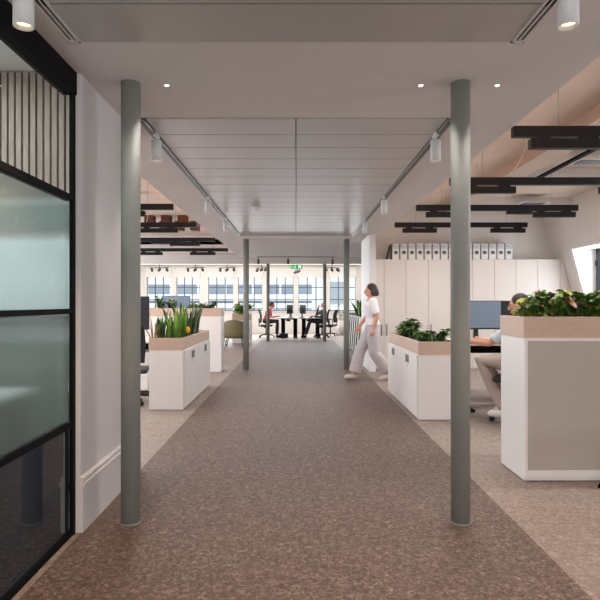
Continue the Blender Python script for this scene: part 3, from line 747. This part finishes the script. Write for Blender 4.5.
# left bay
desk('white desk behind the nearest left column', -3.9, -1.95, 8.0, 8.75, .75, M_deskw)
monitor('dark monitor just right of the nearest left column', -2.5, 8.4, .75, .6, .5, 0)
t = thing('drawer_pedestal', 'white drawer pedestal under the left desk', 'drawer unit', (-2.55, 8.1, 0)); MB().box(0, .42, 0, .55, .03, .58, bev=.004).build('carcass', M_lacq, t)
for k in range(3): d = MB().box(.01, .41, -.018, -.001, .05+k*.175, .215+k*.175).build('drawer', M_lacq, t); MB().box(.15, .27, -.024, -.018, .18+k*.175, .19+k*.175).build('handle', M_handle, d)
chair('black office chair between the left column and the low planter', -2.16, 7.27, R(10), .46)
chair('office chair hidden behind the tall left planter, caster showing', -2.02, 12.4, R(160), .46)
desk('white desk behind the tall left planter', -4.0, -2.0, 11.4, 12.1, .75, M_deskw)
monitor('pale grey monitor behind the tall left planter', -2.52, 11.75, .9, .6, .4, 0, True)
tag(MB().box(-2.75, -2.3, 11.6, 11.9, .75, .9).build('monitor_riser', M_deskw), 'white riser under the monitor behind the tall left planter', 'stand')
# stool leg at the right frame edge
t = thing('side_chair', 'black chair almost out of frame, only one leg visible at right', 'chair', (2.42, 3.62, 0))
MB().box(-.2, .22, -.2, .2, .44, .47, bev=.01).build('seat', M_blackf, t)
MB().box(-.19, .21, -.22, -.2, .6, .85, bev=.005).build('backrest', M_blackf, t)
for a, b in ((-1, -1), (-1, 1), (1, -1), (1, 1)): MB().tube([(a*.15, b*.15, .44), (-.285 if a < 0 else .28, b*.33 if b > 0 else -.26, 0)], [.014, .010], 10).build('leg', M_black, t)
for s in (-1, 1): MB().tube([(s*.15, -.19, .46), (s*.16, -.21, .62)], .01, 8).build('back_post', M_black, t)
# armchairs on the left
def armchair(label, x, y, rz, m):
    t = thing('armchair', label, 'armchair', (x, y, 0), rz)
    rings = []; n = 24
    for i in range(6):
        u = i/5; r = [.27, .34, .38, .40, .41, .42][i]
        ring = []
        for k in range(n):
            a = 2*PI*k/n; back = (1-math.sin(a))/2
            top = .36+(.42*back**1.3+.06)*u; zz = .28+(top-.28)*u if u > 0 else .28
            ring.append(Vector((r*math.cos(a), r*math.sin(a)*.85, .28+(top-.30)*u)))
        rings.append(ring)
    inner = [[Vector((p.x*.88, p.y*.88, p.z-(0 if j else 0))) for p in rg] for j, rg in enumerate(rings[::-1])]
    mb = MB(); mb.loft(rings+inner[:4]); mb.build('shell', m, t)
    MB().ball((0, 0, .40), (.32, .27, .07), None, 20, 8).build('seat_cushion', m, t)
    for a, b in ((-1, -1), (-1, 1), (1, -1), (1, 1)): MB().tube([(a*.2, b*.17, .29), (a*.27, b*.24, 0)], .012, 8).build('leg', M_black, t)
    return t
armchair('olive armchair seen from behind near the second left column', -1.78, 16.3, 0, M_olive)
armchair('rust armchair peeping out behind the tall left planter', -2.42, 16.9, R(-60), M_orange)

# far desk cluster
desk('dark legged far desk, left half, at the end of the corridor', -.68, .08, 20.6, 21.9, .75, mat('desk_grey', (150, 150, 150), .5), lw=.15)
desk('dark legged far desk, right half, at the end of the corridor', .1, .92, 20.6, 21.9, .75, mat('desk_grey', (150, 150, 150), .5), lw=.15)
monitor('left far monitor turned towards the person in red', -.24, 21.0, .75, .5, .34, R(-112))
monitor('second left far monitor just behind it', -.2, 21.6, .75, .5, .34, R(-112))
monitor('right far monitor turned towards the person in black', .26, 21.0, .75, .5, .34, R(112))
monitor('second right far monitor just behind it', .24, 21.6, .75, .5, .34, R(112))
chair('black office chair under the person in red', -1.12, 21.1, R(-90), .48)
chair('black office chair under the person in black', .98, 21.1, R(90), .48)
tag(MB().box(-.62, -.3, 21.0, 21.5, 0, .16, bev=.03).build('bag', M_blackf), 'dark bag on the floor under the far desk', 'bag')
chair('empty dark chair to the right of the distant right column', 1.35, 22.0, R(70), .46)
t = thing('keyboard', 'dark keyboard on the far desk before the person in black', 'keyboard', (.55, 21.0, .75)); MB().box(-.08, .08, -.2, .2, 0, .02, bev=.004).build('casing', M_blackf, t); MB().box(-.06, .06, -.18, .18, .02, .024).build('keys', M_mesh, t)

# ------------------------------------------------------------------ people
def remesh(o, vox, smooth=4, fac=.5):
    md = o.modifiers.new('r', 'REMESH'); md.mode = 'VOXEL'; md.voxel_size = vox; md.use_smooth_shade = True
    s = o.modifiers.new('s', 'SMOOTH'); s.factor = fac; s.iterations = smooth
def ring_ell(c, rx, ry, q, n=20, p=2.0):
    out = []
    for k in range(n):
        a = 2*PI*k/n; ca, sa = math.cos(a), math.sin(a)
        out.append(Vector(c)+q @ Vector((rx*math.copysign(abs(ca)**(2/p), ca), ry*math.copysign(abs(sa)**(2/p), sa), 0)))
    return out
def torso(mb, P, grow=0.0, top=True, m=None, zmax=None):
    """P: list of (centre, rx, ry, tilt) from crotch up"""
    mb.loft([ring_ell(c, rx+grow, ry+grow, Euler((tl, 0, 0)).to_matrix(), 22, 2.3) for c, rx, ry, tl in P], m)
def hand(mb, wrist, d, palm_n, side, curl=.5, s=1.0):
    """palm + five fingers; d = forearm direction, palm_n = palm normal (curl direction), side = thumb side"""
    d = d.normalized(); n = palm_n-d*palm_n.dot(d); n.normalize(); t = d.cross(n).normalized()*side
    w = Vector(wrist)
    mb.tube([w-d*.01, w+d*.03*s, w+d*.085*s], [.024*s, .036*s, .038*s], 12, flat=1)
    for off, ln in ((.030, .062), (.010, .074), (-.010, .070), (-.030, .055)):
        b = w+d*.08*s+t*off*s; p1 = b+(d*math.cos(curl*.5)+n*math.sin(curl*.5))*ln*.45*s; p2 = p1+(d*math.cos(curl*1.3)+n*math.sin(curl*1.3))*ln*.32*s; p3 = p2+(d*math.cos(curl*2)+n*math.sin(curl*2))*ln*.25*s
        mb.tube([b-d*.02, b, p1, p2, p3], [.0085*s, .0095*s, .009*s, .008*s, .006*s], 8)
    b = w+d*.025*s+t*.025*s; p1 = b+(d*.6+t*.75+n*.2).normalized()*.035*s; p2 = p1+(d*.9+t*.25+n*.35).normalized()*.03*s; p3 = p2+(d+n*.4).normalized()*.022*s
    mb.tube([b, p1, p2, p3], [.013*s, .0115*s, .010*s, .007*s], 8)
def person(label, loc, yaw, J, skin, hair, shirt, trousers, shoes, wide=0.0, long_sleeve=False, hairlen=0, bald=False, vox=.009, female=False, hem=.10):
    t = thing('person', label, 'person', loc, yaw)
    mb = MB(); V = Vector
    J = {k: V(v) for k, v in J.items()}
    pel, ch, nk, hd = J['pelvis'], J['chest'], J['neck'], J['head']
    sw = .165 if female else .185
    up = (ch-pel).normalized(); tl = math.atan2(-up.y, up.z); tl2 = math.atan2(-(nk-ch).y, (nk-ch).z)
    TP = [(pel-up*.09, .10, .085, tl), (pel-up*.02, .155, .105, tl), (pel+up*.06, .150, .10, tl), (pel.lerp(ch, .5), .125, .088, tl), (ch-up*.02, .145, .10, tl), (ch+up*.07, .155, .098, tl2), (nk-(nk-ch).normalized()*.055, .125, .075, tl2), (nk-(nk-ch).normalized()*.015, .06, .055, tl2)]
    torso(mb, TP, -.01)
    mb.tube([nk-V((0, .01, .05)), nk, nk.lerp(hd, .6)], [.056, .048, .05], 14)
    # head
    hq = J.get('hrot', V((0, 0, 0))); q = Euler(tuple(hq)).to_matrix()
    H = lambda a, b, c: hd+q @ V((a, b, c))
    mb.ball(hd+q @ V((0, -.012, .02)), (.073, .092, .09), None, 20, 14, Euler(tuple(hq)))
    mb.ball(hd+q @ V((0, .022, -.045)), (.054, .062, .068), None, 18, 12, Euler(tuple(hq)))
    mb.tube([H(0, .085, .02), H(0, .108, -.022), H(0, .088, -.032)], [.008, .015, .010], 8)       # nose
    for s in (-1, 1):
        mb.ball(H(s*.075, -.004, -.005), (.010, .020, .031), None, 10, 8, Euler(tuple(hq)))       # ears
        mb.ball(H(s*.030, .070, .030), (.022, .014, .009), None, 8, 6, Euler(tuple(hq)))           # brow
    mb.ball(H(0, .078, -.062), (.024, .012, .010), None, 8, 6, Euler(tuple(hq)))                  # mouth
    # arms
    for s, k in ((-1, 'L'), (1, 'R')):
        sh, el, wr = J['sh'+k], J['el'+k], J['wr'+k]
        mb.tube([sh-V((s*.05, 0, -.0)), sh, sh.lerp(el, .5), el, el.lerp(wr, .4), wr], [.052, .05, .042, .036, .036, .024], 14)
        d = wr-el; nrm = J.get('pn'+k, V((-s, 0, 0)))
        hand(mb, wr, J.get('hd'+k, d), nrm, J.get('ts'+k, V((-s, 0, 0))).x, .45, .95)
        hp, kn, an = J['hip'+k], J['kn'+k], J['an'+k]
        mb.tube([hp, hp.lerp(kn, .3), kn, kn.lerp(an, .35), an], [.082, .078, .055, .054, .036], 14)
        ft = J['toe'+k]
        mb.tube([an, an.lerp(ft, .5)-V((0, 0, .01)), ft], [.036, .034, .026], 12)
    b = mb.build('body', skin, t); remesh(b, vox)
    # eyes and lips
    for s in (-1, 1): MB().ball(H(s*.030, .078, .012), (.013, .007, .007), None, 10, 8, Euler(tuple(hq))).build('eye', M_eye, t)
    MB().ball(H(0, .089, -.062), (.022, .006, .006), None, 10, 6, Euler(tuple(hq))).build('lips', M_lip, t)
    if not bald:
        hm = MB(); hm.ball(H(0, -.030, .036), (.085, .094, .092), None, 24, 16, Euler(tuple(hq)))
        hm.ball(H(0, -.055, -.01), (.078, .062, .075), None, 20, 12, Euler(tuple(hq)))
        if hairlen:
            hm.tube([H(0, -.06, 0), H(0, -.075, -.07), H(0, -.07, -.07-hairlen)], [.075, .07, .045], 16)
            for s in (-1, 1): hm.tube([H(s*.07, -.02, .03), H(s*.083, -.02, -.04), H(s*.072, -.03, -.09)], [.03, .028, .018], 10)
        o = hm.build('hair', hair, t); remesh(o, .009, 3)
    # trousers
    tm = MB(); torso(tm, TP[:3]+[(pel.lerp(ch, .25), .15, .10, tl)], .012)
    for s, k in ((-1, 'L'), (1, 'R')):
        hp, kn, an = J['hip'+k], J['kn'+k], J['an'+k]; e = an+(kn-an).normalized()*hem*.4
        tm.tube([hp+V((0, 0, .02)), hp.lerp(kn, .3), kn, kn.lerp(e, .5), e], [.097, .096+wide*.3, .076+wide*.5, .068+wide*.8, .058+wide], 18)
    o = tm.build('trousers', trousers, t); remesh(o, .011, 5)
    # shirt
    sm = MB(); torso(sm, [(pel+up*.01, .155, .108, tl)]+TP[2:7], .018)
    for s, k in ((-1, 'L'), (1, 'R')):
        sh, el, wr = J['sh'+k], J['el'+k], J['wr'+k]
        pts, rr = [sh-V((s*.07, 0, 0)), sh, sh.lerp(el, .5)], [.062, .066, .060]
        if long_sleeve: pts += [el, wr.lerp(el, .1)]; rr += [.052, .036]
        else: pts += [sh.lerp(el, .84)]; rr += [.056]
        sm.tube(pts, rr, 16)
    o = sm.build('shirt', shirt, t); remesh(o, .010, 5)
    for s, k in ((-1, 'L'), (1, 'R')):
        an, ft = J['an'+k], J['toe'+k]; d = (ft-an); fl = V((d.x, d.y, 0)).normalized()
        o = MB().tube([an-d.normalized()*.045-V((0, 0, .035)), an-V((0, 0, .028)), an.lerp(ft, .5)-V((0, 0, .018)), ft-V((0, 0, .0)), ft+d.normalized()*.035], [.032, .046, .044, .038, .018], 16).build('shoe', shoes, t)
        remesh(o, .007, 3)
    return t
# the walking person: faces the corridor (-X), yaw +90
Jw = dict(pelvis=(0, 0, .92), chest=(0, .02, 1.20), neck=(0, .025, 1.385), head=(0, .035, 1.505),
          shL=(-.165, .01, 1.335), elL=(-.20, -.05, 1.08), wrL=(-.19, .01, .86), shR=(.165, .03, 1.335), elR=(.20, .06, 1.09), wrR=(.18, .20, .90),
          hipL=(-.085, 0, .86), knL=(-.085, -.02, .47), anL=(-.08, -.27, .135), toeL=(-.08, -.13, .035),
          hipR=(.085, 0, .86), knR=(.085, .20, .49), anR=(.08, .30, .085), toeR=(.08, .44, .045), hrot=(R(-8), 0, 0))
person('walking person in a white top and wide pale grey trousers heading left', (1.29, 9.45, 0), R(90), Jw, M_skin, M_hair, mat('top_white', (226, 222, 226), .8, noise=.03), mat('trousers_lavender_grey', (186, 178, 182), .85, noise=.05, nscale=12), mat('shoe_cream', (206, 198, 190), .6), wide=.045, hairlen=.03, female=True, vox=.008)
# seated poses, facing +Y local
def seated(sz, knee_out=.1, fwd=.44, foot=.42, lean=0.0, hand_z=.8, hand_y=.38, chin=False, feet_z=.09):
    z = sz+.10
    return dict(pelvis=(0, -.02, z+.02), chest=(0, .0+lean, z+.31), neck=(0, .03+lean*1.7, z+.50), head=(0, .07+lean*2, z+.625),
        shL=(-.185, .01+lean*1.5, z+.44), elL=(-.24, .09+lean, z+.17), wrL=(-.17, hand_y-.07, hand_z),
        shR=(.185, .01+lean*1.5, z+.44), elR=(.24, .09+lean, z+.17), wrR=(.17, hand_y-.07, hand_z),
        hipL=(-.09, 0, z), knL=(-.09-knee_out, fwd, z+.02), anL=(-.10-knee_out*.6, foot, feet_z), toeL=(-.11-knee_out*.6, foot+.14, feet_z-.045),
        hipR=(.09, 0, z), knR=(.09+knee_out, fwd, z+.02), anR=(.10+knee_out*.6, foot, feet_z), toeR=(.11+knee_out*.6, foot+.14, feet_z-.045), hrot=(R(-12), 0, 0),
        pnL=Vector((0, 0, -1)), pnR=Vector((0, 0, -1)))
Jm = seated(.55, .04, .43, .12, -.03, .88, .50, feet_z=.16); Jm['elL'] = (-.26, .26, .87); Jm['knL'] = (-.13, .38, .67); Jm['knR'] = (.13, .38, .67); Jm['elR'] = (.24, .2, .86)
person('seated man in a pale blue shirt behind the tall right planter', (2.39, 6.0, 0), R(58), Jm, M_skin, M_hair2, mat('shirt_pale_blue', (196, 210, 220), .8), mat('trousers_beige_grey', (176, 160, 152), .85, noise=.04, nscale=12), mat('shoe_white', (226, 222, 218), .6))
Ja = seated(.50, .04, .42, .40, .08, .80, .5)
person('distant seated person in a red top at the left of the far desk', (-1.12, 21.1, 0), R(-90), Ja, M_skin2, M_hair2, mat('top_red', (206, 92, 98), .8), mat('trousers_black', (40, 40, 44), .85), M_black, vox=.012)
Jb = seated(.50, .04, .45, .62, -.06, .80, .42); Jb['wrR'] = (.05, .13, 1.13); Jb['elR'] = (.2, .2, .84); Jb['hdR'] = Vector((-.1, -.1, 1)); Jb['pnR'] = Vector((0, -1, 0))
person('distant person in black, hand to the face, seated right of the far desk', (.98, 21.1, 0), R(90), Jb, M_skin2, M_hair2, mat('jumper_dark', (50, 56, 58), .85), mat('trousers_charcoal', (44, 44, 48), .85), M_black, long_sleeve=True, bald=True, vox=.012)

# ------------------------------------------------------------------ light
w = bpy.data.worlds.new('world'); sc.world = w; w.use_nodes = True
bg = w.node_tree.nodes['Background']; bg.inputs[0].default_value = (.93, .96, 1, 1); bg.inputs[1].default_value = 1.6
DAY = (.90, .95, 1)
# daylight at the windows
light('daylight_end', 'AREA', (-2, YE-.15, 1.8), 520, DAY, (R(-90), 0, 0), 11, 1.7)
light('far_fill_light', 'AREA', (-1, 21.5, 2.9), 260, (1, .97, .93), (R(15), 0, 0), 12, 1.2)  # added fill with no fixture, brightens the end wall and far zone
light('rear_fill_light', 'AREA', (0, YR+.1, 1.4), 120, (1, .98, .98), (R(90), 0, 0), 3.4, 2.0)  # fill added behind the camera, at the unseen rear opening
for a, b in dorm: light('daylight_dormer', 'AREA', (5.60, (a+b)/2, 1.6), 38, DAY, (0, R(90), 0), 1.3, 1.4)
for y in (6.5, 10.5, 14.5, 18.5): light('daylight_left', 'AREA', (XL+.05, y, 1.6), 130, DAY, (0, R(-90), 0), 1.3, 1.9)
# warm cove strips hidden on top of the corridor ceiling edges
light('cove_right', 'AREA', (1.75, 3.5, 2.78), 75, (1, .55, .32), (0, R(160), 0), .06, 14)
light('cove_left', 'AREA', (-1.75, 10, 2.78), 75, (1, .55, .32), (0, R(-160), 0), .06, 11)
# cupboards washed by small spots; unseen lamp added to light the board behind glass
for x in (2.3, 3.9): light('wall_wash', 'SPOT', (x, 10.0, 3.0), 9, (1, .82, .66), (R(18), 0, 0), .04, spot=R(90), blend=.9)
light('board_fill_light', 'AREA', (-2.5, 2.6, 2.98), 48, (.92, .97, 1), (0, 0, 0), 1.2, 2.4)

sc.view_settings.view_transform = 'Standard'; sc.view_settings.look = 'None'
sc.view_settings.exposure = 0.0; sc.view_settings.gamma = 1; sc.view_settings.use_curve_mapping = False
